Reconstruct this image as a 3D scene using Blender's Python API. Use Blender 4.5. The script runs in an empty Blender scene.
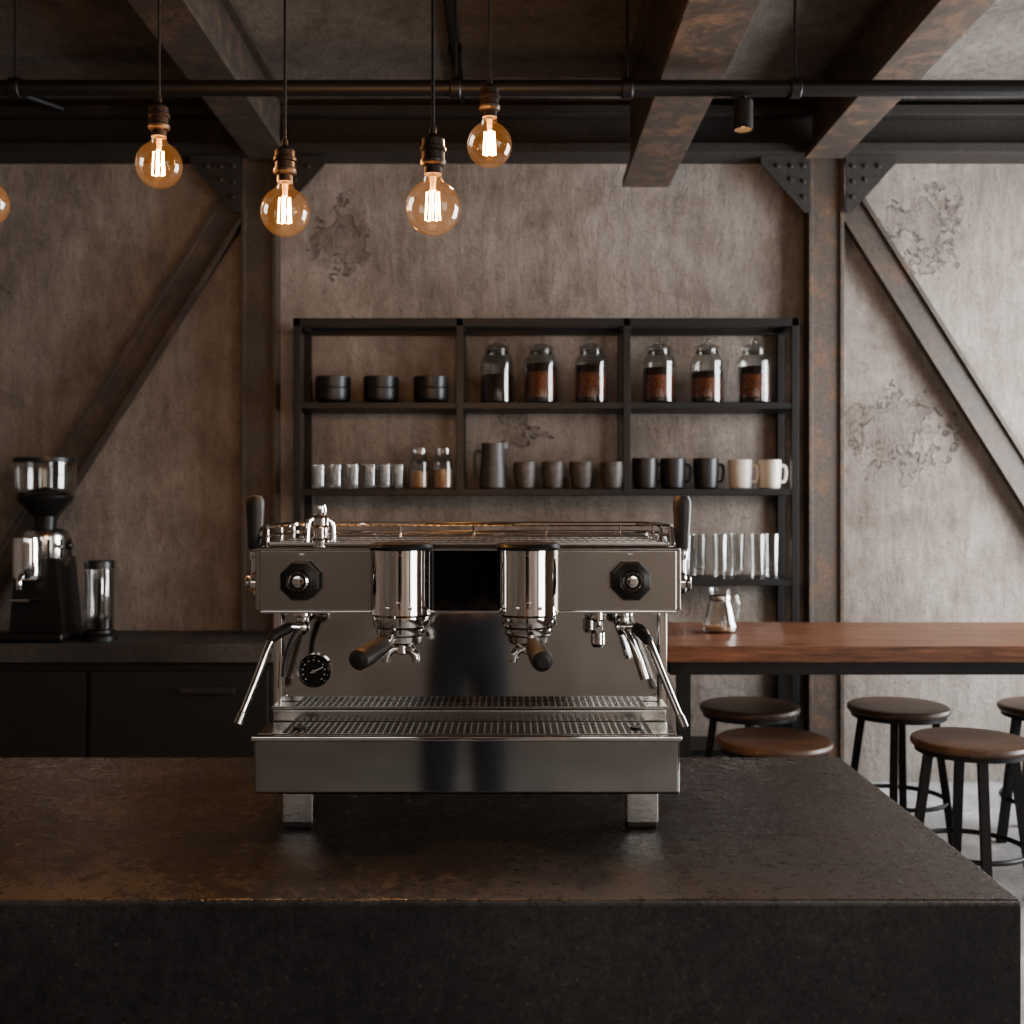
import bpy, bmesh, math, random
from mathutils import Vector, Matrix
random.seed(4)
scene = bpy.context.scene
PI = math.pi

# ------------------------------------------------------------------ materials
class NT:
    def __init__(s, name):
        s.m = bpy.data.materials.new(name); s.m.use_nodes = True
        s.t = s.m.node_tree; s.t.nodes.clear()
        s.out = s.n('ShaderNodeOutputMaterial')
    def n(s, typ, **kw):
        nd = s.t.nodes.new(typ)
        for k, v in kw.items(): setattr(nd, k, v)
        return nd
    def l(s, a, b): s.t.links.new(a, b)
    def val(s, sock, v):
        if isinstance(v, bpy.types.NodeSocket): s.l(v, sock)
        else: sock.default_value = v
    def coord(s, scale=(1, 1, 1)):
        tc = s.n('ShaderNodeTexCoord'); mp = s.n('ShaderNodeMapping')
        mp.inputs['Scale'].default_value = scale
        s.l(tc.outputs['Object'], mp.inputs['Vector']); return mp.outputs['Vector']
    def noise(s, vec, scale, detail=4, rough=.55, dist=0):
        nd = s.n('ShaderNodeTexNoise'); s.l(vec, nd.inputs['Vector'])
        nd.inputs['Scale'].default_value = scale; nd.inputs['Detail'].default_value = detail
        nd.inputs['Roughness'].default_value = rough; nd.inputs['Distortion'].default_value = dist
        return nd.outputs['Fac']
    def ramp(s, fac, stops):
        nd = s.n('ShaderNodeValToRGB'); s.l(fac, nd.inputs['Fac'])
        cr = nd.color_ramp
        while len(cr.elements) < len(stops): cr.elements.new(.5)
        for e, (p, c) in zip(cr.elements, stops):
            e.position = p
            e.color = (c, c, c, 1) if isinstance(c, (int, float)) else (*c, 1)
        return nd.outputs['Color']
    def math(s, op, a, b=None, c=None):
        nd = s.n('ShaderNodeMath', operation=op)
        s.val(nd.inputs[0], a)
        if b is not None: s.val(nd.inputs[1], b)
        if c is not None: s.val(nd.inputs[2], c)
        return nd.outputs[0]
    def mix(s, fac, a, b, mode='MIX'):
        nd = s.n('ShaderNodeMix', data_type='RGBA', blend_type=mode)
        s.val(nd.inputs[0], fac)
        s.val(nd.inputs[6], a if isinstance(a, bpy.types.NodeSocket) else (*a, 1))
        s.val(nd.inputs[7], b if isinstance(b, bpy.types.NodeSocket) else (*b, 1))
        return nd.outputs[2]
    def bump(s, h, strength=.3, dist=.01):
        nd = s.n('ShaderNodeBump'); s.l(h, nd.inputs['Height'])
        nd.inputs['Strength'].default_value = strength; nd.inputs['Distance'].default_value = dist
        return nd.outputs['Normal']
    def bsdf(s, color=(.5, .5, .5), rough=.5, metal=0., normal=None, spec=.5, coat=0, aniso=0, emis=None, estr=0):
        b = s.n('ShaderNodeBsdfPrincipled')
        s.val(b.inputs['Base Color'], color if isinstance(color, bpy.types.NodeSocket) else (*color, 1))
        s.val(b.inputs['Roughness'], rough); s.val(b.inputs['Metallic'], metal)
        b.inputs['Specular IOR Level'].default_value = spec
        b.inputs['Coat Weight'].default_value = coat
        b.inputs['Anisotropic'].default_value = aniso
        if normal: s.l(normal, b.inputs['Normal'])
        if emis: b.inputs['Emission Color'].default_value = (*emis, 1); b.inputs['Emission Strength'].default_value = estr
        s.l(b.outputs[0], s.out.inputs[0]); return b

def simple(name, color, rough=.5, metal=0., nscale=40, var=.15, bumps=.05, **kw):
    t = NT(name); v = t.coord(); n = t.noise(v, nscale, 4)
    lo = tuple(c*(1-var) for c in color); hi = tuple(min(1, c*(1+var)) for c in color)
    col = t.ramp(n, [(.3, lo), (.7, hi)])
    r = t.math('MULTIPLY_ADD', n, rough*.3, rough*.85)
    t.bsdf(col, r, metal, t.bump(n, bumps, .002) if bumps else None, **kw)
    return t.m

def glass_mat(name, tint=(1, 1, 1), refl=1.0, rough=.02, base=0.04, emis=None, estr=0):
    t = NT(name)
    tr = t.n('ShaderNodeBsdfTransparent'); tr.inputs[0].default_value = (*tint, 1)
    gl = t.n('ShaderNodeBsdfGlossy'); gl.inputs['Roughness'].default_value = rough
    lw = t.n('ShaderNodeLayerWeight'); lw.inputs['Blend'].default_value = .35
    f = t.math('MULTIPLY_ADD', lw.outputs['Facing'], refl*.55, base)
    f = t.math('MINIMUM', t.math('POWER', f, 1.3), .9)
    mx = t.n('ShaderNodeMixShader'); t.l(f, mx.inputs[0]); t.l(tr.outputs[0], mx.inputs[1]); t.l(gl.outputs[0], mx.inputs[2])
    o = mx.outputs[0]
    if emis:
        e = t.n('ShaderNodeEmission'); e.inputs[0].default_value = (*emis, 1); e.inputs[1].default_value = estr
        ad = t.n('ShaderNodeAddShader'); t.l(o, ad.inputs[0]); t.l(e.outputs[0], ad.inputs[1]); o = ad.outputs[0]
    t.l(o, t.out.inputs[0]); return t.m

def emit_mat(name, color, s):
    t = NT(name); e = t.n('ShaderNodeEmission'); e.inputs[0].default_value = (*color, 1); e.inputs[1].default_value = s
    t.l(e.outputs[0], t.out.inputs[0]); return t.m

def plaster(name, cracks=(), dark=1.0):
    t = NT(name); v = t.coord(); v2 = t.coord((1.6, 1.6, .5))
    n1 = t.noise(v, .9, 5, .6); n2 = t.noise(v2, 9, 9, .72, .15); n3 = t.noise(v, 70, 5, .75); n4 = t.noise(v, 17, 4, .7); n5 = t.noise(v, 2.6, 7, .7, .4)
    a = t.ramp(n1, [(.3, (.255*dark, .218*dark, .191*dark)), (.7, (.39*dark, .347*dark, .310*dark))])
    b = t.ramp(n2, [(.3, .72), (.7, 1.13)])
    col = t.mix(1.0, a, b, 'MULTIPLY')
    col = t.mix(1.0, col, t.ramp(n5, [(.36, (.76, .73, .71)), (.55, (1.03, 1.03, 1.03))]), 'MULTIPLY')
    sp = t.ramp(n3, [(.30, .5), (.45, 1.0), (.62, 1.0), (.72, 1.3)])
    col = t.mix(.8, col, sp, 'MULTIPLY')
    pit = t.ramp(n4, [(.24, .5), (.30, 1.0)])
    col = t.mix(.85, col, pit, 'MULTIPLY')
    h = t.math('ADD', t.math('MULTIPLY', n2, .8), t.math('MULTIPLY', n3, .4))
    h = t.math('ADD', h, t.math('MULTIPLY', pit, .3))
    h = t.math('ADD', h, t.math('MULTIPLY', n5, .8))
    if cracks:
        sep = t.n('ShaderNodeTexCoord').outputs['Object']
        tot = None
        for (cx, cy, cz, r) in cracks:
            d = t.n('ShaderNodeVectorMath', operation='DISTANCE'); t.l(sep, d.inputs[0]); d.inputs[1].default_value = (cx, cy, cz)
            m = t.n('ShaderNodeMapRange'); t.l(d.outputs['Value'], m.inputs[0])
            m.inputs[1].default_value = r; m.inputs[2].default_value = 0; m.inputs[3].default_value = 0; m.inputs[4].default_value = 1
            tot = m.outputs[0] if tot is None else t.math('MAXIMUM', tot, m.outputs[0])
        cn = t.noise(v, 7.5, 8, .66, .2)
        q = t.math('ADD', cn, t.math('MULTIPLY', tot, .30))
        chip = t.ramp(q, [(.655, 0.0), (.672, 1.0)])
        rim = t.ramp(t.math('ABSOLUTE', t.math('SUBTRACT', q, .664)), [(.0, 1.0), (.014, 0.0)])
        msk = t.ramp(tot, [(0.02, 0.), (.12, 1.)])
        fis = t.noise(v, 13, 6, .6, .3)
        fl = t.ramp(t.math('ABSOLUTE', t.math('SUBTRACT', fis, .5)), [(.0, 1.0), (.014, 0.0)])
        fl = t.math('MULTIPLY', fl, t.ramp(tot, [(.25, 0.), (.5, 1.)]))
        rim = t.math('MAXIMUM', t.math('MULTIPLY', rim, msk), fl)
        hc = t.noise(v, 1.7, 6, .55, .5)
        hl = t.ramp(t.math('ABSOLUTE', t.math('SUBTRACT', hc, .5)), [(.0, 1.0), (.0022, 0.0)])
        hm = t.ramp(n5, [(.5, 0.), (.56, 1.)])
        rim = t.math('MAXIMUM', rim, t.math('MULTIPLY', t.math('MULTIPLY', hl, hm), .5))
        chip = t.math('MULTIPLY', chip, msk)
        col = t.mix(t.math('MULTIPLY', chip, .34), col, (.15, .125, .108))
        col = t.mix(t.math('MULTIPLY', rim, .72), col, (.05, .039, .031))  # crack lines, plus the shadow at chip edges painted into the colour
        h = t.math('SUBTRACT', h, t.math('MULTIPLY', chip, 1.8))
    t.bsdf(col, .88, 0, t.bump(h, .8, .026), spec=.25); return t.m

def rusty(name, steel=(.055, .048, .043), rust=(.17, .075, .035), lo=.5, hi=.68, sc=3.5):
    t = NT(name); v = t.coord(); n = t.noise(v, sc, 9, .78, 0); n2 = t.noise(v, 45, 5, .7)
    f = t.ramp(n, [(lo, 0.), (hi, 1.)])
    st = t.mix(n2, tuple(c*.5 for c in steel), tuple(c*1.6 for c in steel))
    ru = t.mix(n2, tuple(c*.35 for c in rust), tuple(c*1.6 for c in rust))
    col = t.mix(f, st, ru)
    r = t.math('MULTIPLY_ADD', f, .25, .5)
    t.bsdf(col, r, t.math('MULTIPLY_ADD', f, -.3, .3), t.bump(t.math('ADD', n2, n), .35, .006)); return t.m

def wood(name, c1, c2, axis='x', rough=.45, sc=1.0):
    t = NT(name); s = {'x': (1.2, 14, 14), 'y': (14, 1.2, 14)}[axis]
    v = t.coord(tuple(k*sc for k in s)); n = t.noise(v, 2.2, 6, .62, 1.2); n2 = t.noise(v, 10, 4, .6)
    col = t.ramp(n, [(.3, c1), (.7, c2)])
    col = t.mix(.5, col, t.ramp(n2, [(.3, .35), (.65, 1.0)]), 'MULTIPLY')
    t.bsdf(col, rough, 0, t.bump(n2, .2, .004)); return t.m

def countertop(name, c=(.036, .031, .028), r0=.26, r1=.5, spec=.6, bs=.28, speck=.8):
    t = NT(name); v = t.coord(); n = t.noise(v, 2.6, 7, .62, .3); n2 = t.noise(v, 45, 7, .75); n3 = t.noise(v, 120, 5, .8)
    col = t.ramp(n, [(.3, tuple(k*.65 for k in c)), (.52, c), (.75, tuple(k*1.6 for k in c))])
    col = t.mix(.7, col, t.ramp(n2, [(.35, .5), (.65, 1.4)]), 'MULTIPLY')
    col = t.mix(speck, col, t.ramp(n3, [(.32, .3), (.46, 1.0), (.6, 1.0), (.68, 3.0)]), 'MULTIPLY')
    m = t.math('MULTIPLY_ADD', n2, .6, t.math('MULTIPLY', n, .4))
    r = t.n('ShaderNodeMapRange'); t.l(m, r.inputs[0]); r.inputs[1].default_value = .38; r.inputs[2].default_value = .62
    r.inputs[3].default_value = r0; r.inputs[4].default_value = r1
    h = t.math('MULTIPLY_ADD', n3, .8, n2)
    t.bsdf(col, r.outputs[0], 0, t.bump(h, bs, .004), spec=spec); return t.m

def brushed(name, color=(.5, .49, .48), rough=.2, sc=(2, 60, 300), aniso=.4, bs=.02):
    t = NT(name); v = t.coord(sc); n = t.noise(v, 4, 4, .6); v2 = t.coord(); n2 = t.noise(v2, 6, 4)
    r = t.math('MULTIPLY_ADD', n2, rough*.6, t.math('MULTIPLY_ADD', n, rough*.4, rough*.5))
    t.bsdf(color, r, 1., t.bump(n, bs, .001) if bs else None, aniso=aniso); return t.m

M = {}
M['wall'] = plaster('plaster_wall', [(-.915, 5.85, 2.88, .28), (2.2, 5.85, 2.96, .32), (2.04, 5.85, 1.87, .38), (.04, 5.85, 1.9, .2), (-2.9, 5.85, 2.6, .3)])
M['wall2'] = plaster('plaster_side_wall')
M['wall3'] = plaster('pale_plaster_wall', dark=1.6)
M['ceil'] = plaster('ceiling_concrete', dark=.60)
M['floor'] = countertop('floor_concrete', (.36, .355, .35), .4, .65, .4, .1, .3)
M['counter'] = countertop('counter_concrete', (.043, .036, .032), .13, .40, .85, .36)
M['counterface'] = countertop('counter_face_shaded_concrete', (.034, .0325, .0315), .55, .8, .3, .4)  # same concrete as the top, painted darker for the shade on the front
M['backcounter'] = countertop('back_counter_concrete', (.06, .056, .053), .4, .65)
M['rust'] = rusty('rusted_steel', (.080, .067, .058), (.135, .083, .053), .48, .68, 6)
M['rust_hi'] = rusty('rusted_steel_heavy', (.092, .076, .064), (.18, .098, .057), .49, .66, 9)
M['girder'] = rusty('dark_girder_steel', (.045, .040, .037), (.08, .055, .042), .55, .75)
M['black'] = simple('black_powdercoat', (.020, .019, .019), .45, .3)
M['cab'] = simple('cabinet_black', (.022, .022, .023), .5, 0)
M['plastic'] = simple('black_plastic', (.012, .012, .012), .35, 0)
M['rubber'] = simple('matte_black', (.026, .023, .022), .5, 0)
M['chrome'] = brushed('chrome', (.76, .73, .70), .06, bs=0, aniso=0)
M['steel'] = brushed('polished_steel', (.45, .425, .40), .20, aniso=.2)
M['steel2'] = brushed('mirror_steel', (.50, .485, .47), .08, aniso=0, bs=.003)
M['blkgloss'] = simple('gloss_black_panel', (.008, .008, .009), .06, 0, bumps=0, spec=.5)
M['tabletop'] = wood('table_wood', (.08, .033, .018), (.31, .14, .075), 'x', .34)
M['seat'] = wood('stool_wood', (.055, .03, .02), (.18, .10, .062), 'x', .38, 1.5)
M['brass'] = simple('aged_bronze', (.045, .034, .028), .4, .85)
M['glass'] = glass_mat('clear_glass', (.96, .96, .95), 1.2)
M['glass2'] = glass_mat('thick_glass', (.90, .90, .89), 1.35, .05, .14)
M['bulb'] = glass_mat('glow_bulb_glass', (1, .95, .87), 1.15, .01, .04, (1, .38, .09), .09)  # weak orange emission on the shell stands in for bloom
M['fil'] = emit_mat('filament_glow', (1, .48, .14), 85)
M['stem'] = simple('bulb_stem', (.5, .35, .2), .3)
M['spotglow'] = emit_mat('spot_glow', (1, .6, .28), 12)
M['beans'] = simple('coffee_beans', (.022, .010, .0055), .6, 0, nscale=70, var=.8, bumps=1, spec=.25)
M['beans2'] = simple('coffee_beans_reflection', (.14, .038, .013), .5, 0, nscale=70, var=.8, bumps=1)  # red-brown tone paints the warm reflection seen in the jars
M['sand'] = simple('brown_sugar', (.36, .22, .13), .7, nscale=90)
M['ceramic_b'] = simple('black_ceramic', (.02, .02, .021), .4, 0)
M['ceramic_g'] = simple('grey_stoneware', (.10, .086, .076), .5, 0, var=.3)
M['ceramic_w'] = simple('cream_ceramic', (.66, .61, .54), .35, 0, var=.06)
M['pewter'] = simple('dark_pewter', (.085, .08, .078), .5, .3)
M['dial'] = simple('dial_face', (.01, .01, .01), .3, bumps=0)
M['white'] = simple('white_marking', (.7, .7, .68), .5)
M['frame'] = simple('window_frame_steel', (.02, .02, .02), .5)
M['cloth'] = simple('dark_shirt', (.010, .010, .011), .9, nscale=120)
M['denim'] = simple('denim', (.028, .036, .050), .9, nscale=150)
M['skin'] = simple('skin', (.45, .27, .19), .5)
M['hair'] = simple('hair', (.02, .013, .01), .6)
M['shoe'] = simple('shoe_leather', (.02, .014, .01), .4)

# ------------------------------------------------------------------ mesh builder
class B:
    def __init__(s): s.bm = bmesh.new(); s.mats = []
    def mi(s, k):
        if k not in s.mats: s.mats.append(k)
        return s.mats.index(k)
    def box(s, x0, x1, y0, y1, z0, z1, mat, bev=0., seg=2, rot=None):
        r = bmesh.ops.create_cube(s.bm, size=1)
        vs = r['verts']
        c = Vector(((x0+x1)/2, (y0+y1)/2, (z0+z1)/2))
        for v in vs:
            p = Vector((v.co.x*(x1-x0), v.co.y*(y1-y0), v.co.z*(z1-z0)))
            if rot: p = rot @ p
            v.co = c + p
        fs = set(f for v in vs for f in v.link_faces)
        if bev > 0:
            es = set(e for v in vs for e in v.link_edges)
            rr = bmesh.ops.bevel(s.bm, geom=list(es), offset=bev, segments=seg, affect='EDGES', profile=.5)
            fs = set(f for f in rr['faces']) | set(f for v in rr['verts'] for f in v.link_faces)
        i = s.mi(mat)
        for f in fs: f.material_index = i
    def lathe(s, prof, o=(0, 0, 0), axis=(0, 0, 1), mat='steel', n=32, mats=None, phase=0.):
        o = Vector(o); q = Vector((0, 0, 1)).rotation_difference(Vector(axis).normalized())
        rings = []
        for r, z in prof:
            if r <= 1e-6: rings.append([s.bm.verts.new(o + q @ Vector((0, 0, z)))])
            else: rings.append([s.bm.verts.new(o + q @ Vector((r*math.cos(phase+2*PI*k/n), r*math.sin(phase+2*PI*k/n), z))) for k in range(n)])
        for j in range(len(rings)-1):
            a, b = rings[j], rings[j+1]; i = s.mi(mats[j] if mats else mat)
            for k in range(n):
                k2 = (k+1) % n
                if len(a) == 1 and len(b) == 1: continue
                if len(a) == 1: f = s.bm.faces.new((a[0], b[k2], b[k]))
                elif len(b) == 1: f = s.bm.faces.new((a[k], a[k2], b[0]))
                else: f = s.bm.faces.new((a[k], a[k2], b[k2], b[k]))
                f.material_index = i
    def cyl(s, p0, p1, r, mat, n=24, r2=None, bev=0):
        p0 = Vector(p0); p1 = Vector(p1); L = (p1-p0).length; r2 = r if r2 is None else r2
        if bev: pr = [(0, 0), (r-bev, 0), (r, bev), (r2, L-bev), (r2-bev, L), (0, L)]
        else: pr = [(0, 0), (r, 0), (r2, L), (0, L)]
        s.lathe(pr, p0, p1-p0, mat, n)
    def tube(s, pts, r, mat, n=12, closed=False, smooth=0):
        P = [Vector(p) for p in pts]
        if smooth:
            Q = []
            m = len(P)
            for i in range(m if closed else m-1):
                p0 = P[(i-1) % m] if (closed or i > 0) else P[i]; p1 = P[i]; p2 = P[(i+1) % m]
                p3 = P[(i+2) % m] if (closed or i+2 < m) else p2
                for k in range(smooth):
                    t = k/smooth
                    Q.append(.5*((2*p1)+(p2-p0)*t+(2*p0-5*p1+4*p2-p3)*t*t+(3*p1-p0-3*p2+p3)*t**3))
            if not closed: Q.append(P[-1])
            if isinstance(r, (list, tuple)):
                R = []
                for i in range(m-1):
                    for k in range(smooth): R.append(r[i]+(r[i+1]-r[i])*k/smooth)
                R.append(r[-1]); r = R
            P = Q
        m = len(P)
        if not isinstance(r, (list, tuple)): r = [r]*m
        rings = []; up = None
        for i in range(m):
            a = P[(i-1) % m] if (closed or i > 0) else P[i]; b = P[(i+1) % m] if (closed or i < m-1) else P[i]
            d = (b-a).normalized()
            if up is None:
                up = Vector((0, 0, 1)) if abs(d.z) < .9 else Vector((1, 0, 0))
            up = (up - d*up.dot(d)).normalized(); sd = d.cross(up)
            rings.append([s.bm.verts.new(P[i]+r[i]*(math.cos(2*PI*k/n)*up+math.sin(2*PI*k/n)*sd)) for k in range(n)])
        mi = s.mi(mat)
        for j in range(m if closed else m-1):
            a, b = rings[j], rings[(j+1) % m]
            for k in range(n):
                f = s.bm.faces.new((a[k], b[k], b[(k+1) % n], a[(k+1) % n])); f.material_index = mi
        if not closed:
            f = s.bm.faces.new(rings[0]); f.material_index = mi
            f = s.bm.faces.new(rings[-1][::-1]); f.material_index = mi
    def prism(s, pts, ext, mat):
        e = Vector(ext); a = [s.bm.verts.new(Vector(p)) for p in pts]; b = [s.bm.verts.new(Vector(p)+e) for p in pts]
        mi = s.mi(mat); fs = [s.bm.faces.new(a), s.bm.faces.new(b[::-1])]
        for k in range(len(a)):
            k2 = (k+1) % len(a); fs.append(s.bm.faces.new((a[k], b[k], b[k2], a[k2])))
        for f in fs: f.material_index = mi
    def sphere(s, c, r, mat, n=20, sc=(1, 1, 1)):
        m = n//2
        pr = [(r*math.sin(PI*i/m), -r*math.cos(PI*i/m)) for i in range(m+1)]; pr[0] = (0, -r); pr[-1] = (0, r)
        k0 = len(s.bm.verts); s.lathe(pr, (0, 0, 0), (0, 0, 1), mat, n)
        s.bm.verts.ensure_lookup_table()
        for v in s.bm.verts[k0:]: v.co = Vector(c)+Vector((v.co.x*sc[0], v.co.y*sc[1], v.co.z*sc[2]))
    def mesh(s, name, ang=35):
        bmesh.ops.recalc_face_normals(s.bm, faces=s.bm.faces)
        me = bpy.data.meshes.new(name); s.bm.to_mesh(me); s.bm.free()
        for k in s.mats: me.materials.append(M[k])
        for p in me.polygons: p.use_smooth = True
        me.set_sharp_from_angle(angle=math.radians(ang))
        return me
    def obj(s, name, loc=(0, 0, 0), ang=35):
        return place(s.mesh(name, ang), name, loc)
def place(me, name, loc=(0, 0, 0), rz=0):
    o = bpy.data.objects.new(name, me); o.location = loc; o.rotation_euler = (0, 0, rz)
    scene.collection.objects.link(o)
    w = o.modifiers.new('weighted', 'WEIGHTED_NORMAL'); w.mode = 'FACE_AREA'; w.weight = 80; w.keep_sharp = True
    return o

# ------------------------------------------------------------------ room
XL, XR, YB, YF, ZC = -4.2, 3.6, 5.85, -3.2, 3.57
b = B(); b.box(XL-.15, XR+.15, YF-.15, YB+.15, -.15, 0, 'floor'); b.obj('floor')
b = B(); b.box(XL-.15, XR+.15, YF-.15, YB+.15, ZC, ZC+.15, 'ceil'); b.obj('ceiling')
b = B(); b.box(XL-.15, XR+.15, YB, YB+.15, 0, ZC, 'wall'); b.obj('wall_back')
b = B(); b.box(XL-.15, XL, YF, YB, 0, ZC, 'wall2'); b.obj('wall_left')
def wall_with_openings(name, fixed0, fixed1, axis, a0, a1, ops, z0, z1, mat):
    b = B()
    def bx(u0, u1, w0, w1):
        if u1-u0 < 1e-4: return
        if axis == 'y': b.box(fixed0, fixed1, u0, u1, w0, w1, mat)
        else: b.box(u0, u1, fixed0, fixed1, w0, w1, mat)
    bx(a0, a1, 0, z0); bx(a0, a1, z1, ZC)
    cur = a0
    for (o0, o1) in ops: bx(cur, o0, z0, z1); cur = o1
    bx(cur, a1, z0, z1)
    return b.obj(name)
wall_with_openings('wall_right', XR, XR+.15, 'y', YF, YB, [(-2.9, .1), (3.0, 5.6)], .45, 3.0, 'wall2')
wall_with_openings('wall_front', YF-.15, YF, 'x', XL, XR, [(-3.2, -.6), (.4, 3.0)], 2.1, 3.3, 'wall3')
def window(name, axis, f, u0, u1, z0, z1):
    b = B(); t = .045
    def bx(a0, a1, w0, w1):
        if axis == 'y': b.box(f-.03, f+.03, a0, a1, w0, w1, 'frame', .004)
        else: b.box(a0, a1, f-.03, f+.03, w0, w1, 'frame', .004)
    bx(u0, u1, z0, z0+t); bx(u0, u1, z1-t, z1); bx(u0, u0+t, z0, z1); bx(u1-t, u1, z0, z1)
    n = 4
    for i in range(1, n):
        u = u0+(u1-u0)*i/n; bx(u-.015, u+.015, z0, z1)
    for i in range(1, 3):
        z = z0+(z1-z0)*i/3; bx(u0, u1, z-.015, z+.015)
    b.obj(name)
window('window_1', 'y', XR+.07, 3.0, 5.6, .45, 3.0)
window('added_window_rear_right', 'y', XR+.07, -2.9, .1, .45, 3.0)  # unseen window, added to light the room the steel reflects
window('added_window_front_left', 'x', YF-.07, -3.2, -.6, 2.1, 3.3)  # unseen high window, added for front fill
window('added_window_front_right', 'x', YF-.07, .4, 3.0, 2.1, 3.3)  # its right-hand twin, also added for front fill

# ------------------------------------------------------------------ structural steel
ZG = 3.285
def ibeam_x(b, x0, x1, yc, z0, z1, w, mat, tf=.05, tw=.03):
    b.box(x0, x1, yc-w/2, yc+w/2, z0, z0+tf, mat, .004); b.box(x0, x1, yc-w/2, yc+w/2, z1-tf, z1, mat, .004)
    b.box(x0, x1, yc-tw/2, yc+tw/2, z0+tf, z1-tf, mat)
def ibeam_y(b, y0, y1, xc, z0, z1, w, mat, tf=.035, tw=.03):
    b.box(xc-w/2, xc+w/2, y0, y1, z0, z0+tf, mat, .004); b.box(xc-w/2, xc+w/2, y0, y1, z1-tf, z1, mat, .004)
    b.box(xc-tw/2, xc+tw/2, y0, y1, z0+tf, z1-tf, mat)
b = B(); ibeam_x(b, XL, XR, 5.745, ZG, 3.53, .20, 'girder'); b.obj('wall_girder')
b = B(); ibeam_y(b, YF, 5.40, .655, 3.035, ZC, .228, 'rust_hi', .04, .15); b.obj('ceiling_beam')
b = B(); ibeam_y(b, YF, 5.64, 1.60, 3.25, ZC, .20, 'rust_hi', .035, .12); b.obj('ceiling_beam')
b = B(); ibeam_y(b, YF, 5.64, -1.25, 3.25, ZC, .20, 'rust', .035, .12); b.obj('ceiling_beam')

def column(x0, x1, name, mat):
    b = B(); t = .022
    b.box(x0, x0+t, 5.74, 5.85, 0, ZG, mat, .003); b.box(x1-t, x1, 5.74, 5.85, 0, ZG, mat, .003)
    b.box(x0+t, x1-t, 5.755, 5.775, 0, ZG, mat)
    b.box(x0-.01, x1+.01, 5.736, 5.85, 0, .02, mat)
    b.obj(name)
column(-1.415, -1.23, 'steel_column', 'rust'); column(1.55, 1.735, 'steel_column', 'rust_hi')

def gusset(xe, sgn, name):
    b = B(); L = .255; H = .29; z1 = ZG; y = 5.715
    pts = [(xe, y, z1), (xe+sgn*L, y, z1), (xe+sgn*L, y, z1-.04), (xe+sgn*.03, y, z1-H), (xe, y, z1-H)]
    b.prism(pts, (0, .015, 0), 'girder')
    for dx, dz in ((.035, .05), (.035, .13), (.035, .21), (.1, .05), (.17, .05), (.1, .12)):
        b.lathe([(0, -.012), (.010, -.010), (.014, 0)], (xe+sgn*dx, y, z1-dz), (0, 1, 0), 'girder', 12)
    b.obj(name)
gusset(1.55, -1, 'gusset_plate'); gusset(1.735, 1, 'gusset_plate'); gusset(-1.23, 1, 'gusset_plate'); gusset(-1.415, -1, 'gusset_plate')

def brace(p0, p1, w, name, mat='rust'):
    b = B(); p0 = Vector(p0); p1 = Vector(p1); d = (p1-p0).normalized(); nrm = Vector((-d.z, 0, d.x))
    def bar(off0, off1, y0, y1):
        pts = [p0+nrm*off0, p1+nrm*off0, p1+nrm*off1, p0+nrm*off1]
        b.prism([(p.x, y0, p.z) for p in pts], (0, y1-y0, 0), mat)
    bar(-w/2, w/2, 5.765, 5.80); bar(-w/2, -w/2+.022, 5.745, 5.775); bar(w/2-.022, w/2, 5.745, 5.775)
    b.obj(name)
brace((-1.45, 5.8, 3.05), (-2.84, 5.8, .85), .165, 'diagonal_brace')
brace((1.765, 5.8, 3.06), (3.50, 5.8, .30), .155, 'diagonal_brace')

b = B(); b.tube([(XL, 3.9, 2.96), (XR, 3.9, 2.96)], .028, 'black', 20)
for x in (-3.2, -1.76, -.2, .408, 1.003, 2.6):
    b.tube([(x, 3.9, 2.985), (x, 3.9, ZC)], .005, 'black', 8)
    b.lathe([(.032, -.02), (.036, -.016), (.036, .016), (.032, .02)], (x, 3.9, 2.96), (1, 0, 0), 'black', 20)
    b.lathe([(0, 0), (.03, 0), (.03, -.012), (0, -.012)], (x, 3.9, ZC), (0, 0, 1), 'black', 16)
b.obj('ceiling_pipe')
b = B(); b.tube([(-.26, 2.6, 3.545), (-.26, 5.63, 3.545)], .022, 'black', 12)
for y in (3, 4, 5): b.box(-.29, -.23, y-.01, y+.01, 3.53, ZC, 'black')
b.obj('ceiling_conduit')
b = B(); b.tube([(-2.9, 4.7, 3.52), (-2.3, 5.62, 3.50)], .022, 'black', 12); b.tube([(-2.9, 4.7, 3.52), (-2.9, 4.7, ZC)], .022, 'black', 10); b.obj('ceiling_tie_rod')
b = B(); sx = .82
b.lathe([(.0, .105), (.03, .105), (.034, .10), (.034, .0), (.031, .0), (.031, .02), (0, .02)], (0, 0, 0), (0, 0, 1), 'black', 28, mats=['black']*5+['spotglow'])
b.tube([(0, 0, .105), (0, 0, .13)], .012, 'black', 12)
b.box(-.04, .04, -.012, .012, .118, .13, 'black', .003)
b.obj('spotlight', (sx, 3.9, 2.812))

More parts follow.
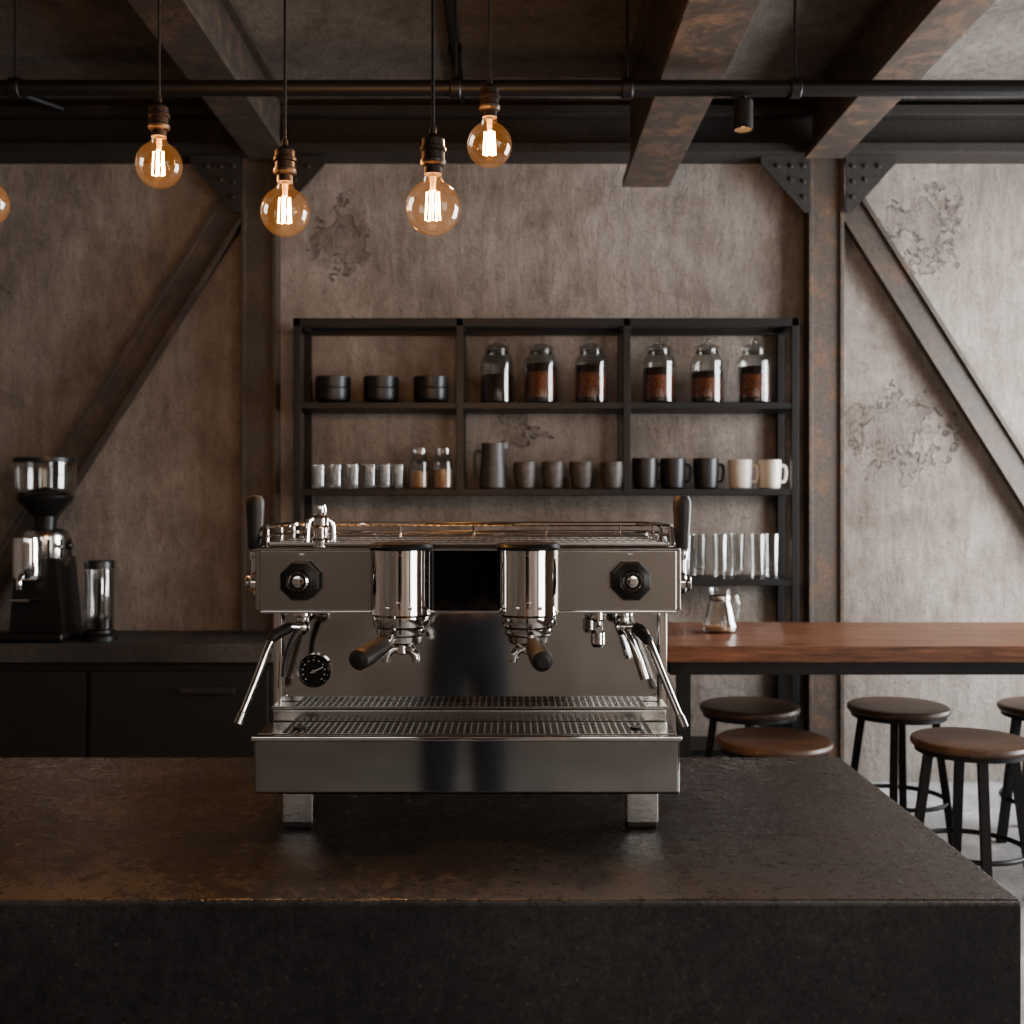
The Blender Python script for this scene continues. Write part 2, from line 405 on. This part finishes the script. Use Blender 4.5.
# ------------------------------------------------------------------ pendants
def pendant_mesh(zb, R):
    b = B(); top = ZC-zb
    th0 = math.radians(24); pr = []
    for i in range(22):
        th = PI - (PI-th0)*i/21
        pr.append((R*math.sin(th) if i else 0, R*math.cos(th)))
    zn = R*math.cos(th0)
    pr += [(R*.33, zn+R*.18), (R*.31, zn+R*.34)]
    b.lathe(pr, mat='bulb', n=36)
    z = zn+R*.3
    k = R/.0475
    b.lathe([(0, z), (.014*k, z), (.0155*k, z), (.0155*k, z+.012*k), (.018*k, z+.014*k), (.0225*k, z+.018*k), (.0225*k, z+.024*k), (.0195*k, z+.026*k), (.0195*k, z+.038*k),
             (.0225*k, z+.040*k), (.0225*k, z+.046*k), (.0195*k, z+.048*k), (.0195*k, z+.060*k), (.012*k, z+.066*k), (.006*k, z+.07*k), (.006*k, z+.082*k), (0, z+.082*k)], mat='brass', n=28)
    b.tube([(0, 0, z+.07*k), (0, 0, top-.01)], .0032, 'plastic', 8)
    b.lathe([(0, top), (.055, top), (.055, top-.012), (.02, top-.03), (0, top-.03)], mat='black', n=28)
    b.lathe([(0, zn+.012), (.006*k, zn+.01), (.0045*k, zn-.012*k), (.002*k, zn-.016*k), (0, zn-.016*k)], mat='stem', n=12)
    for i in range(5):
        x0 = (-.0125+.00625*i)*k; yy = (.004 if i % 2 else -.004)*k
        b.tube([(x0*.8, yy, .026*k), (x0, yy, -.022*k)], .0013*k, 'fil', 6)
    for i in range(4):
        x0 = (-.0125+.00625*i)*k; zz = (-.022 if i % 2 == 0 else .026)*k
        b.tube([(x0*(1 if i % 2 == 0 else .8), (-.004 if i % 2 == 0 else .004)*k, zz), ((x0+.00625*k)*(1 if i % 2 == 0 else .8), (.004 if i % 2 == 0 else -.004)*k, zz)], .0005*k, 'stem', 4)
    for i in (-1, 1):
        b.tube([(0, 0, zn-.01*k), (i*.0105*k, 0, .026*k)], .0005, 'stem', 4)
    return b.mesh('pendant_lamp', 50)
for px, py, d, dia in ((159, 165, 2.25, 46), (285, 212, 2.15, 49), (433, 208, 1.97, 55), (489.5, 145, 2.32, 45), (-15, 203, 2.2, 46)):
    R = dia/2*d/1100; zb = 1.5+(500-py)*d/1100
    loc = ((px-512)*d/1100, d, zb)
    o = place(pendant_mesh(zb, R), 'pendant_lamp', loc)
    l = bpy.data.lights.new('bulb_light', 'POINT'); l.energy = 17; l.color = (1, .55, .25); l.shadow_soft_size = .004
    lo = bpy.data.objects.new('bulb_light', l); lo.parent = o; lo.location = (0, 0, 0); scene.collection.objects.link(lo)

# ------------------------------------------------------------------ foreground counter
CT = .915
b = B(); b.box(-2.6, .746, 1.61, 2.503, CT-.012, CT, 'counter', .004, 3)
b.box(-2.6, .746, 1.6105, 2.50, 0, CT-.008, 'counterface', .003)
b.obj('bar_counter')

# ------------------------------------------------------------------ back counter
b = B(); b.box(XL+.02, -1.13, 5.2, 5.73, .73, .82, 'backcounter', .005)
b.box(XL+.02, -1.14, 5.25, 5.72, .1, .73, 'cab'); b.box(XL+.02, -1.16, 5.3, 5.72, 0, .1, 'plastic')
xs = [-4.05, -2.90, -2.015, -1.15]
for i in range(3):
    b.box(xs[i]+.012, xs[i+1]-.012, 5.225, 5.255, .12, .685, 'cab', .004)
    xc = (xs[i]+xs[i+1])/2 + (.14 if i == 2 else -.2)
    b.box(xc-.13, xc+.13, 5.195, 5.21, .585, .615, 'girder', .003); b.box(xc-.12, xc-.105, 5.205, 5.228, .59, .605, 'black'); b.box(xc+.105, xc+.12, 5.205, 5.228, .59, .605, 'black')
b.obj('back_counter')

# ------------------------------------------------------------------ grinder
b = B()
b.box(-.15, .15, -.17, .17, 0, .045, 'plastic', .015, 3)
b.prism([(-.13, -.11, .04), (.13, -.11, .04), (.095, -.11, .40), (-.095, -.11, .40)], (0, .24, 0), 'plastic')
b.lathe([(0, .36), (.10, .36), (.115, .39), (.115, .50), (.10, .53), (.07, .54), (0, .54)], mat='steel', n=36)
b.lathe([(0, .30), (.065, .30), (.07, .32), (.07, .47), (.066, .50), (0, .505)], (-.03, -.13, 0), mat='chrome', n=28)
b.tube([(-.03, -.18, .33), (-.03, -.22, .30), (-.03, -.22, .26)], .014, 'chrome', 12, smooth=4)
b.box(-.08, .02, -.24, -.11, .20, .215, 'steel', .004)
b.lathe([(0, .53), (.05, .54), (.055, .60), (.075, .62), (.13, .68), (.133, .70), (.12, .70), (0, .70)], mat='plastic', n=36)
b.lathe([(.07, .62), (.135, .71), (.142, .74), (.145, .87)], mat='glass2', n=36)
b.lathe([(0, .64), (.07, .64), (.125, .71), (.0, .745)], mat='beans', n=30)
b.lathe([(0, .885), (.148, .885), (.15, .865), (.142, .862), (0, .862)], mat='plastic', n=36)
b.tube([(.10, -.05, .45), (.15, -.1, .46)], .011, 'chrome', 10); b.sphere((.158, -.107, .462), .02, 'plastic', 14)
for i in range(12):
    a = 2*PI*i/12; b.box(.115*math.cos(a)-.006, .115*math.cos(a)+.006, .115*math.sin(a)-.006, .115*math.sin(a)+.006, .4, .49, 'plastic', .002)
b.obj('coffee_grinder', (-2.29, 5.40, .82))
b = B()
b.lathe([(0, 0), (.085, 0), (.085, .02), (.07, .035), (.07, .05), (0, .05)], mat='plastic', n=32)
b.lathe([(.062, .05), (.068, .06), (.068, .35), (.064, .35), (.060, .06), (0, .055)], mat='glass2', n=32)
b.lathe([(0, .385), (.066, .385), (.070, .375), (.070, .345), (0, .345)], mat='plastic', n=32)
b.lathe([(0, .056), (.058, .056), (.058, .10), (0, .105)], mat='beans', n=24)
b.lathe([(.02, .10), (.025, .13), (.025, .3), (.0, .3)], mat='chrome', n=20)
b.obj('glass_canister', (-2.01, 5.36, .82))

# ------------------------------------------------------------------ shelving unit
sx0, sx1, sy0, sy1 = -1.095, 1.435, 5.5, 5.83
xm1, xm2 = -.262, .575
b = B(); t = .036
SH1, SH2, SH3, ST = 1.99, 1.556, 1.104, 2.41
for x in (sx0, sx1-t):
    for y in (sy0, sy1-t): b.box(x, x+t, y, y+t, 0, ST, 'black', .003)
for xm in (xm1, xm2):
    for y in (sy0, sy1-t): b.box(xm-t/2, xm+t/2, y, y+t, SH2-.02, ST, 'black', .003)
for y in (sy0, sy1-t): b.box(sx0, sx1, y, y+t, ST-.040, ST, 'black', .003)
for x in (sx0, xm1-t/2, xm2-t/2, sx1-t): b.box(x, x+t, sy0+.01, sy1-.01, ST-.037, ST-.003, 'black', .003)
for z in (SH1, SH2, SH3, .25): b.box(sx0+.004, sx1-.004, sy0+.003, sy1-.003, z-.034, z, 'black', .004)
b.obj('shelving_unit')
S = .005145
def sxp(px): return (px-512)*S
YS = 5.66
def jar_mesh(fill, m):
    b = B(); r = .086
    b.lathe([(0, .003), (r-.01, .0), (r, .012), (r, .215), (r-.012, .245), (r-.03, .262), (r-.03, .275), (r-.036, .275), (r-.036, .262), (r-.018, .24), (r-.006, .213), (r-.006, .014), (0, .01)], mat='glass', n=36)
    if m == 'beans2':
        b.lathe([(0, .012), (r-.01, .012), (r-.01, .035), (r-.0095, fill*.8), (r-.009, fill), (r-.04, fill+.008), (0, fill+.004)], n=30, mats=['beans', 'beans', 'beans2', 'beans', 'beans', 'beans'])  # middle band carries the painted orange-brown reflection
    else:
        b.lathe([(0, .012), (r-.01, .012), (r-.009, fill), (r-.04, fill+.008), (0, fill+.004)], mat=m, n=30)
    b.lathe([(0, .27), (r-.034, .27), (r-.034, .28), (r-.02, .285), (r-.024, .298), (r-.05, .308), (.018, .312), (.014, .318), (.022, .33), (.016, .342), (0, .345)], mat='glass2', n=32)
    b.lathe([(r-.029, .264), (r-.024, .268), (r-.029, .276)], mat='steel', n=32)
    return b.mesh('glass_jar')
jm = [jar_mesh(.15, 'beans'), jar_mesh(.205, 'beans2'), jar_mesh(.2, 'beans2'), jar_mesh(.185, 'beans2'), jar_mesh(.165, 'beans2'), jar_mesh(.19, 'beans2')]
for m_, px in zip(jm, (497, 541, 591, 659, 707, 754)): place(m_, 'glass_jar', (sxp(px), YS, SH1))
def bowls(k):
    b = B()
    for i in range(2):
        z = i*.062
        b.lathe([(0, z), (.055, z), (.06, z+.006), (.083, z+.018), (.088, z+.03), (.09, z+.078), (.086, z+.08), (.082, z+.052), (.068, z+.028), (0, z+.02)], mat='ceramic_b', n=36)
    return b.mesh('stacked_bowls')
bm_ = bowls(0)
for px in (333, 381, 431): place(bm_, 'stacked_bowls', (sxp(px), YS, SH1))
b = B(); b.lathe([(0, 0), (.034, 0), (.037, .01), (.039, .125), (.035, .125), (.032, .026), (0, .022)], mat='glass2', n=24); gm = b.mesh('drinking_glass')
for px in (319, 336, 353, 370, 385, 398): place(gm, 'drinking_glass', (sxp(px), YS+.0, SH2))
def bottle(fill):
    b = B(); b.lathe([(0, 0), (.05, 0), (.053, .01), (.053, .13), (.045, .155), (.036, .17), (.036, .185), (.032, .185), (.032, .17), (.048, .13), (.048, .012), (0, .008)], mat='glass', n=28)
    b.lathe([(0, .009), (.046, .009), (.046, fill), (0, fill+.006)], mat='sand', n=24)
    b.lathe([(0, .18), (.039, .18), (.04, .185), (.04, .208), (0, .21)], mat='glass2', n=24)
    return b.mesh('sugar_jar')
place(bottle(.09), 'sugar_jar', (sxp(419), YS, SH2)); place(bottle(.10), 'sugar_jar', (sxp(443), YS, SH2))
def handle(b, r, z0, z1, out, mat, tr=.009, sg=1):
    b.tube([(sg*(r-.004), 0, z1), (sg*(r+out*.7), 0, z1+.002), (sg*(r+out), 0, (z0+z1)/2+.01), (sg*(r+out*.7), 0, z0), (sg*(r-.004), 0, z0-.004)], tr, mat, 10, smooth=5)
b = B(); b.lathe([(0, 0), (.062, 0), (.068, .008), (.067, .1), (.058, .19), (.060, .235), (.056, .235), (.054, .19), (.061, .1), (0, .02)], mat='pewter', n=32)
handle(b, .060, .07, .19, .034, 'pewter', .009, -1); b.prism([(.05, -.015, .235), (.05, .015, .235), (.08, 0, .238)], (-.004, 0, -.03), 'pewter'); b.obj('metal_pitcher', (sxp(493), YS, SH2))
def mug(mat, r, h, hs=1, hand=True, taper=.9):
    b = B(); b.lathe([(0, .004), (r*taper-.01, 0), (r*taper, .008), (r, h*.6), (r, h-.003), (r-.003, h), (r-.006, h-.004), (r-.007, h*.6), (r*taper-.007, .015), (0, .012)], mat=mat, n=32)
    if hand: handle(b, r*.98, h*.28, h*.78, .030, mat, .008, hs)
    return b.mesh('coffee_mug')
cg = mug('ceramic_g', .060, .140, 1, False, .8)
for px in (525, 553, 581, 612): place(cg, 'ceramic_tumbler', (sxp(px), YS, SH2))
cb = mug('ceramic_b', .066, .158, 1)
for px in (645, 673, 706): place(cb, 'coffee_mug', (sxp(px), YS, SH2), .15)
cw = mug('ceramic_w', .062, .150, 1)
place(cw, 'coffee_mug', (sxp(740), YS, SH2), -.3); place(cw, 'coffee_mug', (sxp(769), YS, SH2), .1)
b = B(); b.lathe([(0, 0), (.032, 0), (.034, .004), (.034, .03), (.04, .22), (.038, .22), (.030, .04), (0, .035)], mat='glass2', n=24); wg = b.mesh('tall_glass')
for i, px in enumerate((620, 641, 662, 683, 700, 719, 738, 756, 773)): place(wg, 'tall_glass', (sxp(px), YS+(-.03 if i % 2 else .03), SH3))

# ------------------------------------------------------------------ table, carafe, stools
TT = .95
b = B()
for i in range(5):
    y0 = 4.14+i*.164; b.box(.55, 3.45, y0, y0+.1625, TT-.062, TT, 'tabletop', .004)
b.box(.6, 3.4, 4.18, 4.23, TT-.115, TT-.062, 'black', .003); b.box(.6, 3.4, 4.87, 4.92, TT-.115, TT-.062, 'black', .003)
for x in (.6, 3.35):
    b.box(x, x+.05, 4.18, 4.92, TT-.115, TT-.062, 'black', .003)
    for y in (4.18, 4.87): b.box(x+.03, x+.08, y, y+.05, 0, TT-.11, 'black', .003)
b.obj('wooden_bar_table')
b = B()
b.lathe([(0, .004), (.062, 0), (.07, .008), (.072, .03), (.052, .11), (.040, .14), (.043, .165), (.048, .18), (.045, .18), (.037, .14), (.049, .11), (.068, .032), (0, .01)], mat='glass2', n=32)
b.lathe([(0, .011), (.064, .012), (.066, .02), (.065, .028), (0, .028)], mat='sand', n=28)
b.lathe([(.041, .13), (.045, .135), (.045, .15), (.042, .155)], mat='steel', n=28)
handle(b, .046, .05, .15, .03, 'glass2', .006, 1)
b.obj('glass_carafe', (.866, 4.58, TT))

def stool_mesh():
    b = B(); H = .60; R = .218
    b.lathe([(0, H-.032), (R-.012, H-.032), (R-.003, H-.026), (R, H-.016), (R-.004, H-.005), (R-.014, H), (R*.5, H-.003), (0, H-.004)], mat='seat', n=48)
    b.lathe([(R-.03, H-.05), (R-.016, H-.05), (R-.016, H-.03), (R-.03, H-.03)], mat='black', n=40)
    for k in range(4):
        a = PI/4+PI/2*k+.25; c, s_ = math.cos(a), math.sin(a)
        p1 = Vector((c*.15, s_*.15, H-.03)); p0 = Vector((c*.225, s_*.225, .0))
        side = Vector((-s_, c, 0)); w = .016; rad = Vector((c, s_, 0))
        pts = [p1+side*w+rad*w, p1-side*w+rad*w, p1-side*w-rad*w, p1+side*w-rad*w]
        b.prism(pts, p0-p1, 'black')
    z = .19; rr = .15+(.225-.15)*(1-z/(H-.03))
    b.tube([(rr*math.cos(2*PI*i/32), rr*math.sin(2*PI*i/32), z) for i in range(32)], .010, 'black', 10, closed=True)
    return b.mesh('bar_stool')
sm = stool_mesh()
for x, y, r in ((.99, 4.16, 0), (1.735, 4.16, .4), (1.045, 4.84, .3), (1.70, 4.84, .1), (2.37, 4.84, .6), (2.5, 4.16, .2)): place(sm, 'bar_stool', (x, y, 0), r)

# ------------------------------------------------------------------ espresso machine
b = B()
b.box(-.369, .369, -.06, .44, .0755, .174, 'steel2', .006, 3)
b.box(-.362, .362, .06, .13, .17, .2, 'steel', .004)
b.box(-.372, .372, -.066, -.056, .168, .178, 'chrome', .003)
for (y0, y1, z) in ((-.045, .052, .1745), (.068, .115, .2005)):
    b.box(-.325, .325, y0, y1, z-.002, z+.0005, 'plastic')
    for sx_ in (-1, 1): b.box(sx_*.345-.02, sx_*.345+.02, y0, y1, z-.002, z+.004, 'steel', .001)
    ny = 7 if z < .18 else 4
    for i in range(ny+1):
        y = y0+(y1-y0)*i/ny; b.box(-.325, .325, y-.0016, y+.0016, z, z+.004, 'steel')
    for i in range(56):
        x = -.325+.65*i/55; b.box(x-.0014, x+.0014, y0, y1, z, z+.0038, 'steel')
for sx_ in (-1, 1): b.lathe([(0, .007), (.011, .007), (.013, .003), (.013, 0)], (sx_*.30, 0, .1745), mat='plastic', n=20)
for (x0, x1) in ((-.332, -.276), (.282, .340)):
    for y0 in (0, .36):
        b.box(x0, x1, y0, y0+.055, .008, .078, 'chrome', .004); b.box(x0+.003, x1-.003, y0+.003, y0+.052, 0, .010, 'rubber', .002)
        b.box(x0-.004, x1+.004, y0-.004, y0+.059, .068, .076, 'steel', .002)
b.box(-.366, .366, .12, .44, .17, .40, 'steel2', .003)
for sx_ in (-1, 1): b.box(sx_*.362-.008, sx_*.362+.008, .105, .44, .17, .39, 'chrome', .003)
b.box(-.374, .374, .0, .44, .385, .498, 'steel', .005, 3)
b.box(-.377, .377, -.004, .444, .494, .501, 'steel', .003)
b.box(-.37, .37, -.003, .003, .383, .389, 'chrome', .002)
b.box(-.064, .054, -.003, .004, .388, .494, 'blkgloss', .002)
for sx_ in (-1, 1): b.box(sx_*.376-.004, sx_*.376+.004, .002, .44, .388, .5, 'steel', .002)
b.box(-.355, .355, .018, .29, .5, .504, 'plastic')
for i in range(44):
    x = -.352+.704*i/43; b.box(x-.0050, x+.0050, .02, .285, .503, .508, 'steel', .0015, 1)
for y in (.018, .10, .19, .288): b.box(-.357, .357, y-.004, y+.004, .502, .510, 'steel', .002)
b.box(-.36, .36, .30, .435, .498, .512, 'steel', .003)
for z, r in ((.520, .0032), (.536, .0048)):
    b.tube([(-.366, .006, .504), (-.366, .02, z-.004), (-.366, .04, z), (-.366, .28, z), (-.358, .29, z), (.358, .29, z), (.366, .28, z), (.366, .04, z), (.366, .02, z-.004), (.366, .006, .504)], r, 'chrome', 10)
for x in (-.3, -.15, 0, .15, .3): b.cyl((x, .29, .50), (x, .29, .536), .0035, 'chrome', 10)
for y in (.04, .16, .28):
    for x in (-.366, .366): b.cyl((x, y, .50), (x, y, .536), .0035, 'chrome', 10)
b.lathe([(0, .50), (.018, .50), (.018, .512), (.012, .516), (.012, .535), (.016, .54), (.016, .552), (.010, .558), (.012, .566), (.010, .576), (.0, .58)], (-.268, .03, 0), mat='chrome', n=24)
b.tube([(-.268, .03, .548), (-.286, .02, .548), (-.290, .018, .51)], .006, 'chrome', 10, smooth=4)
b.tube([(-.268, .03, .545), (-.250, .04, .545), (-.247, .04, .51)], .005, 'chrome', 10, smooth=4)
for x in (-.296, .289):
    b.lathe([(0, 0), (.030, 0), (.030, .006), (.024, .008)], (x, 0, .442), (0, -1, 0), 'chrome', 28)
    b.lathe([(.024, .006), (.036, .010), (.037, .022), (.034, .030), (.022, .034), (.016, .031)], (x, 0, .442), (0, -1, 0), 'plastic', 8, phase=PI/8)
    b.lathe([(.0175, .030), (.0175, .035), (.0145, .037), (.0135, .033), (.011, .033), (.010, .038), (.0, .040)], (x, 0, .442), (0, -1, 0), n=28, mats=['chrome', 'chrome', 'plastic', 'plastic', 'chrome', 'chrome'])
    b.box(x-.004, x+.004, -.002, .001, .487, .490, 'white')
for sg in (-1, 1):
    x = sg*.386
    b.cyl((sg*.37, .03, .435), (sg*.392, .03, .435), .021, 'chrome', 28, bev=.003)
    b.cyl((sg*.392, .03, .435), (sg*.402, .03, .435), .015, 'steel', 24, bev=.003)
    b.cyl((sg*.37, .03, .412), (sg*.384, .03, .412), .012, 'plastic', 20)
    b.lathe([(0, .425), (.008, .43), (.007, .475), (.010, .482), (.010, .492), (.0125, .496), (.0135, .52), (.0165, .57), (.0165, .583), (.012, .592), (0, .594)], (x, .03, 0), mat='plastic', n=24,
            mats=['chrome']*5+['rubber']*5)
for gi, gx in enumerate((-.115, .107)):
    gy = -.035
    b.box(gx-.045, gx+.045, gy, .01, .39, .49, 'steel', .006)
    b.lathe([(0, .362), (.044, .362), (.049, .366), (.0505, .374), (.0505, .383), (.0535, .387), (.0535, .488), (.054, .490), (.054, .498), (.05, .5), (.0, .5)], (gx, gy, 0), mat='chrome', n=56)
    b.lathe([(0, .498), (.055, .498), (.056, .503), (.053, .509), (.03, .512), (0, .512)], (gx, gy, 0), mat='plastic', n=48)
    b.lathe([(0, 0), (.007, 0), (.0065, .006), (0, .007)], (gx, gy-.052, .405), (0, -1, 0), 'chrome', 6)
    for dx in (-.02, .02): b.lathe([(0, 0), (.0035, 0), (.003, .004), (0, .005)], (gx+dx, gy-.049, .40), (0, -1, 0), 'chrome', 12)
    b.lathe([(0, .330), (.026, .332), (.036, .338), (.038, .348), (.042, .350), (.044, .354), (.044, .364), (0, .364)], (gx, gy, 0), mat='chrome', n=40)
    tip = Vector((-.172, -.185, .325)) if gi == 0 else Vector((.128, -.195, .324))
    st = Vector((gx, gy, .352)); d = tip-st
    pts = [st+d*.12, st+d*.36, st+d*.40, st+d*.44, st+d*.56, st+d*.85, st+d*.97, tip]
    b.tube(pts[:3], [.009, .008, .010], 'chrome', 14)
    b.tube([pts[2], pts[3], pts[4], pts[5], pts[6], tip], [.011, .0145, .0165, .0185, .0170, .009], 'rubber', 20)
    b.cyl((gx, gy, .318), (gx, gy, .334), .012, 'chrome', 20)
    for sg in (-1, 1):
        b.tube([(gx, gy, .323), (gx+sg*.014, gy-.004, .325), (gx+sg*.024, gy-.008, .316), (gx+sg*.026, gy-.008, .303)], [.009, .008, .0075, .007], 'chrome', 14, smooth=4)
def wand(sg, x0, x1, x2, z1, z2):
    b.lathe([(0, .386), (.018, .386), (.018, .378), (.011, .374), (.011, .364), (0, .36)], (x0, .02, 0), mat='chrome', n=24)
    b.sphere((x0, .015, .357), .0145, 'chrome', 20)
    b.tube([(x0, .012, .357), (x0+sg*.028, -.01, .358), (x1, -.03, z1), ((x1+x2)/2, -.055, (z1+z2)/2), (x2, -.08, z2)], [.0085, .0075, .0075, .0062, .0058], 'chrome', 14, smooth=6)
    d = Vector((x2-x1, -.05, z2-z1)).normalized(); e = Vector((x2, -.08, z2))
    b.cyl(e-d*.012, e+d*.012, .0078, 'steel', 16, bev=.002)
    b.tube([(x0+sg*.02, -.005, .358), (x1-sg*.004, -.028, z1+.006), (x1, -.03, z1)], .0095, 'rubber', 14, smooth=5)
wand(-1, -.298, -.343, -.386, .340, .212); wand(1, .278, .318, .369, .336, .206)
b.tube([(-.298, .01, .358), (-.312, -.005, .335), (-.323, -.01, .30), (-.326, -.012, .272)], [.006, .006, .005, .005], 'pewter', 12, smooth=5)
b.tube([(.278, .01, .358), (.290, -.005, .335), (.303, -.01, .30), (.313, -.012, .268)], [.006, .006, .0075, .0075], 'chrome', 12, smooth=5)
b.lathe([(0, .386), (.014, .386), (.014, .372), (.009, .368), (.009, .352), (.0125, .348), (.0125, .328), (.009, .322), (0, .322)], (.232, .01, 0), mat='chrome', n=24)
b.cyl((.232, .01, .36), (.232, -.02, .355), .006, 'chrome', 14)
gc = (-.294, .12, .2635)
b.lathe([(.030, 0), (.031, .014), (.028, .018), (.026, .015)], gc, (0, -1, 0), 'chrome', 40)
b.lathe([(.0265, .0), (.0265, .013), (0, .013)], gc, (0, -1, 0), 'dial', 40)
for i in range(11):
    a = math.radians(225-27*i); c, s_ = math.cos(a), math.sin(a)
    b.box(gc[0]+c*.021-.0011, gc[0]+c*.021+.0011, .105, .107, gc[2]+s_*.021-.0011, gc[2]+s_*.021+.0011, 'white')
b.tube([(gc[0]-.006, .1045, gc[2]-.003), (gc[0]+.018, .1045, gc[2]+.008)], .0011, 'white', 6)
b.cyl((gc[0], .107, gc[2]), (gc[0], .102, gc[2]), .0035, 'chrome', 12)
for x in (-.35, .35):
    for z in (.215, .37): b.lathe([(0, 0), (.004, 0), (.003, .003), (0, .003)], (x, .12, z), (0, -1, 0), 'chrome', 12)
b.obj('espresso_machine', (-.0784, 1.96, CT), 30)

# ------------------------------------------------------------------ photographer (mirrored in the machine)
def skin_part(name, verts, edges, radii, mat, parent, root=0, sub=2):
    me = bpy.data.meshes.new(name); me.from_pydata(verts, edges, []); o = bpy.data.objects.new(name, me)
    scene.collection.objects.link(o); o.parent = parent
    md = o.modifiers.new('skin', 'SKIN'); md.use_smooth_shade = True
    sv = me.skin_vertices[0].data
    for i, r in enumerate(radii): sv[i].radius = r if isinstance(r, tuple) else (r, r)
    sv[root].use_root = True
    ss = o.modifiers.new('sub', 'SUBSURF'); ss.levels = sub; ss.render_levels = sub
    me.materials.append(M[mat]); return o
ph = bpy.data.objects.new('photographer', None); scene.collection.objects.link(ph); ph.location = (-.19, -.55, 0)
skin_part('jeans', [(0, 0, .96), (0, 0, .90), (.09, 0, .84), (.10, .01, .50), (.11, -.01, .12), (-.09, 0, .84), (-.10, .01, .50), (-.11, -.01, .12), (0, 0, 1.02)],
          [(0, 1), (1, 2), (2, 3), (3, 4), (1, 5), (5, 6), (6, 7), (0, 8)], [(.18, .12), (.18, .12), (.105, .105), (.08, .08), (.06, .065), (.105, .105), (.08, .08), (.06, .065), (.16, .11)], 'denim', ph)
skin_part('shirt', [(0, 0, 1.00), (0, 0, 1.15), (0, 0, 1.32), (0, 0, 1.42), (0, 0, 1.48), (.17, 0, 1.40), (.22, -.03, 1.14), (.16, .13, 1.08), (-.17, 0, 1.40), (-.22, -.03, 1.14), (-.16, .13, 1.08)],
          [(0, 1), (1, 2), (2, 3), (3, 4), (3, 5), (5, 6), (6, 7), (3, 8), (8, 9), (9, 10)], [(.17, .12), (.16, .11), (.175, .12), (.12, .08), (.06, .06), .065, .05, .038, .065, .05, .038], 'cloth', ph)
skin_part('neck', [(0, 0, 1.44), (0, .005, 1.56)], [(0, 1)], [.055, .052], 'skin', ph)
b = B(); b.sphere((0, .01, 1.64), .10, 'skin', 24, (.78, .95, 1.2)); b.sphere((0, .107, 1.63), .014, 'skin', 10, (.8, 1, 1.5))
for sg in (-1, 1):
    b.sphere((sg*.03, .093, 1.65), .011, 'white', 10); b.sphere((sg*.03, .102, 1.65), .005, 'hair', 8); b.sphere((sg*.08, .005, 1.64), .02, 'skin', 10, (.4, .8, 1.4))
b.sphere((0, .096, 1.585), .02, 'beans2', 10, (1.1, .4, .3)); b.sphere((0, -.012, 1.675), .105, 'hair', 24, (.82, .95, 1.05))
h = b.obj('head'); h.parent = ph
for sg in (-1, 1):
    V = [(sg*.16, .12, 1.08), (sg*.10, .19, 1.07), (sg*.075, .215, 1.07)]; E = [(0, 1), (1, 2)]; R = [.03, .03, (.036, .018)]
    skin_part('hand', V, E, R, 'skin', ph)
    for k in range(4):
        L = (.9, 1, .95, .75)[k]*.022; z = 1.10-.02*k
        skin_part('finger', [(sg*.075, .215, z), (sg*.05, .235, z), (sg*(.05-L), .245, z-.004), (sg*(.045-L*1.6), .235, z-.01)], [(0, 1), (1, 2), (2, 3)], [.010, .009, .0085, .007], 'skin', ph, 0, 1)
    skin_part('thumb', [(sg*.10, .19, 1.09), (sg*.08, .2, 1.115), (sg*.055, .215, 1.125)], [(0, 1), (1, 2)], [.013, .011, .009], 'skin', ph, 0, 1)
    b = B(); b.sphere((sg*.11, .05, .05), .05, 'shoe', 16, (.9, 2.7, 1.0)); o = b.obj('shoe'); o.parent = ph

# ------------------------------------------------------------------ lights
def area(name, loc, rot, sx_, sy_, power, col):
    l = bpy.data.lights.new(name, 'AREA'); l.shape = 'RECTANGLE'; l.size = sx_; l.size_y = sy_; l.energy = power; l.color = col
    o = bpy.data.objects.new(name, l); o.location = loc; o.rotation_euler = rot; scene.collection.objects.link(o); return o
area('daylight_window_right', (XR+.35, 4.45, 1.7), (0, math.radians(90), 0), 2.6, 2.4, 400, (.94, .97, 1))
area('fill_light_rear_right', (XR+.35, -1.4, 1.75), (0, math.radians(90), 0), 2.5, 2.9, 150, (1, .97, .94))  # added fill, brightens the rear wall and floor mirrored in the machine
area('fill_light_front_left', (-1.9, YF-.35, 2.7), (math.radians(90), 0, 0), 2.6, 1.2, 10, (1, .93, .86))  # added fill from behind the camera, kept above the panel reflections
area('fill_light_front_right', (1.7, YF-.35, 2.7), (math.radians(90), 0, 0), 2.6, 1.2, 32, (1, .95, .89))  # second added fill behind the camera, stronger on the right
sp = bpy.data.lights.new('spotlight_beam', 'SPOT'); sp.energy = 25; sp.color = (1, .65, .35); sp.spot_size = math.radians(70); sp.spot_blend = .6; sp.shadow_soft_size = .02
o = bpy.data.objects.new('spotlight_beam', sp); o.location = (.82, 3.9, 2.80); scene.collection.objects.link(o)

w = bpy.data.worlds.new('sky'); scene.world = w; w.use_nodes = True
bg = w.node_tree.nodes['Background']; bg.inputs[0].default_value = (.8, .84, .9, 1); bg.inputs[1].default_value = .6

# ------------------------------------------------------------------ camera
cd = bpy.data.cameras.new('camera'); cd.sensor_width = 36; cd.lens = 1100/1024*36; cd.shift_y = -12/1024
cd.dof.use_dof = True; cd.dof.focus_distance = 1.93; cd.dof.aperture_fstop = 6.3
cam = bpy.data.objects.new('camera', cd); cam.location = (0, 0, 1.5); cam.rotation_euler = (math.radians(90), 0, 0)
scene.collection.objects.link(cam); scene.camera = cam
scene.view_settings.view_transform = 'AgX'
scene.view_settings.look = 'AgX - Medium High Contrast'
scene.view_settings.exposure = 0.0
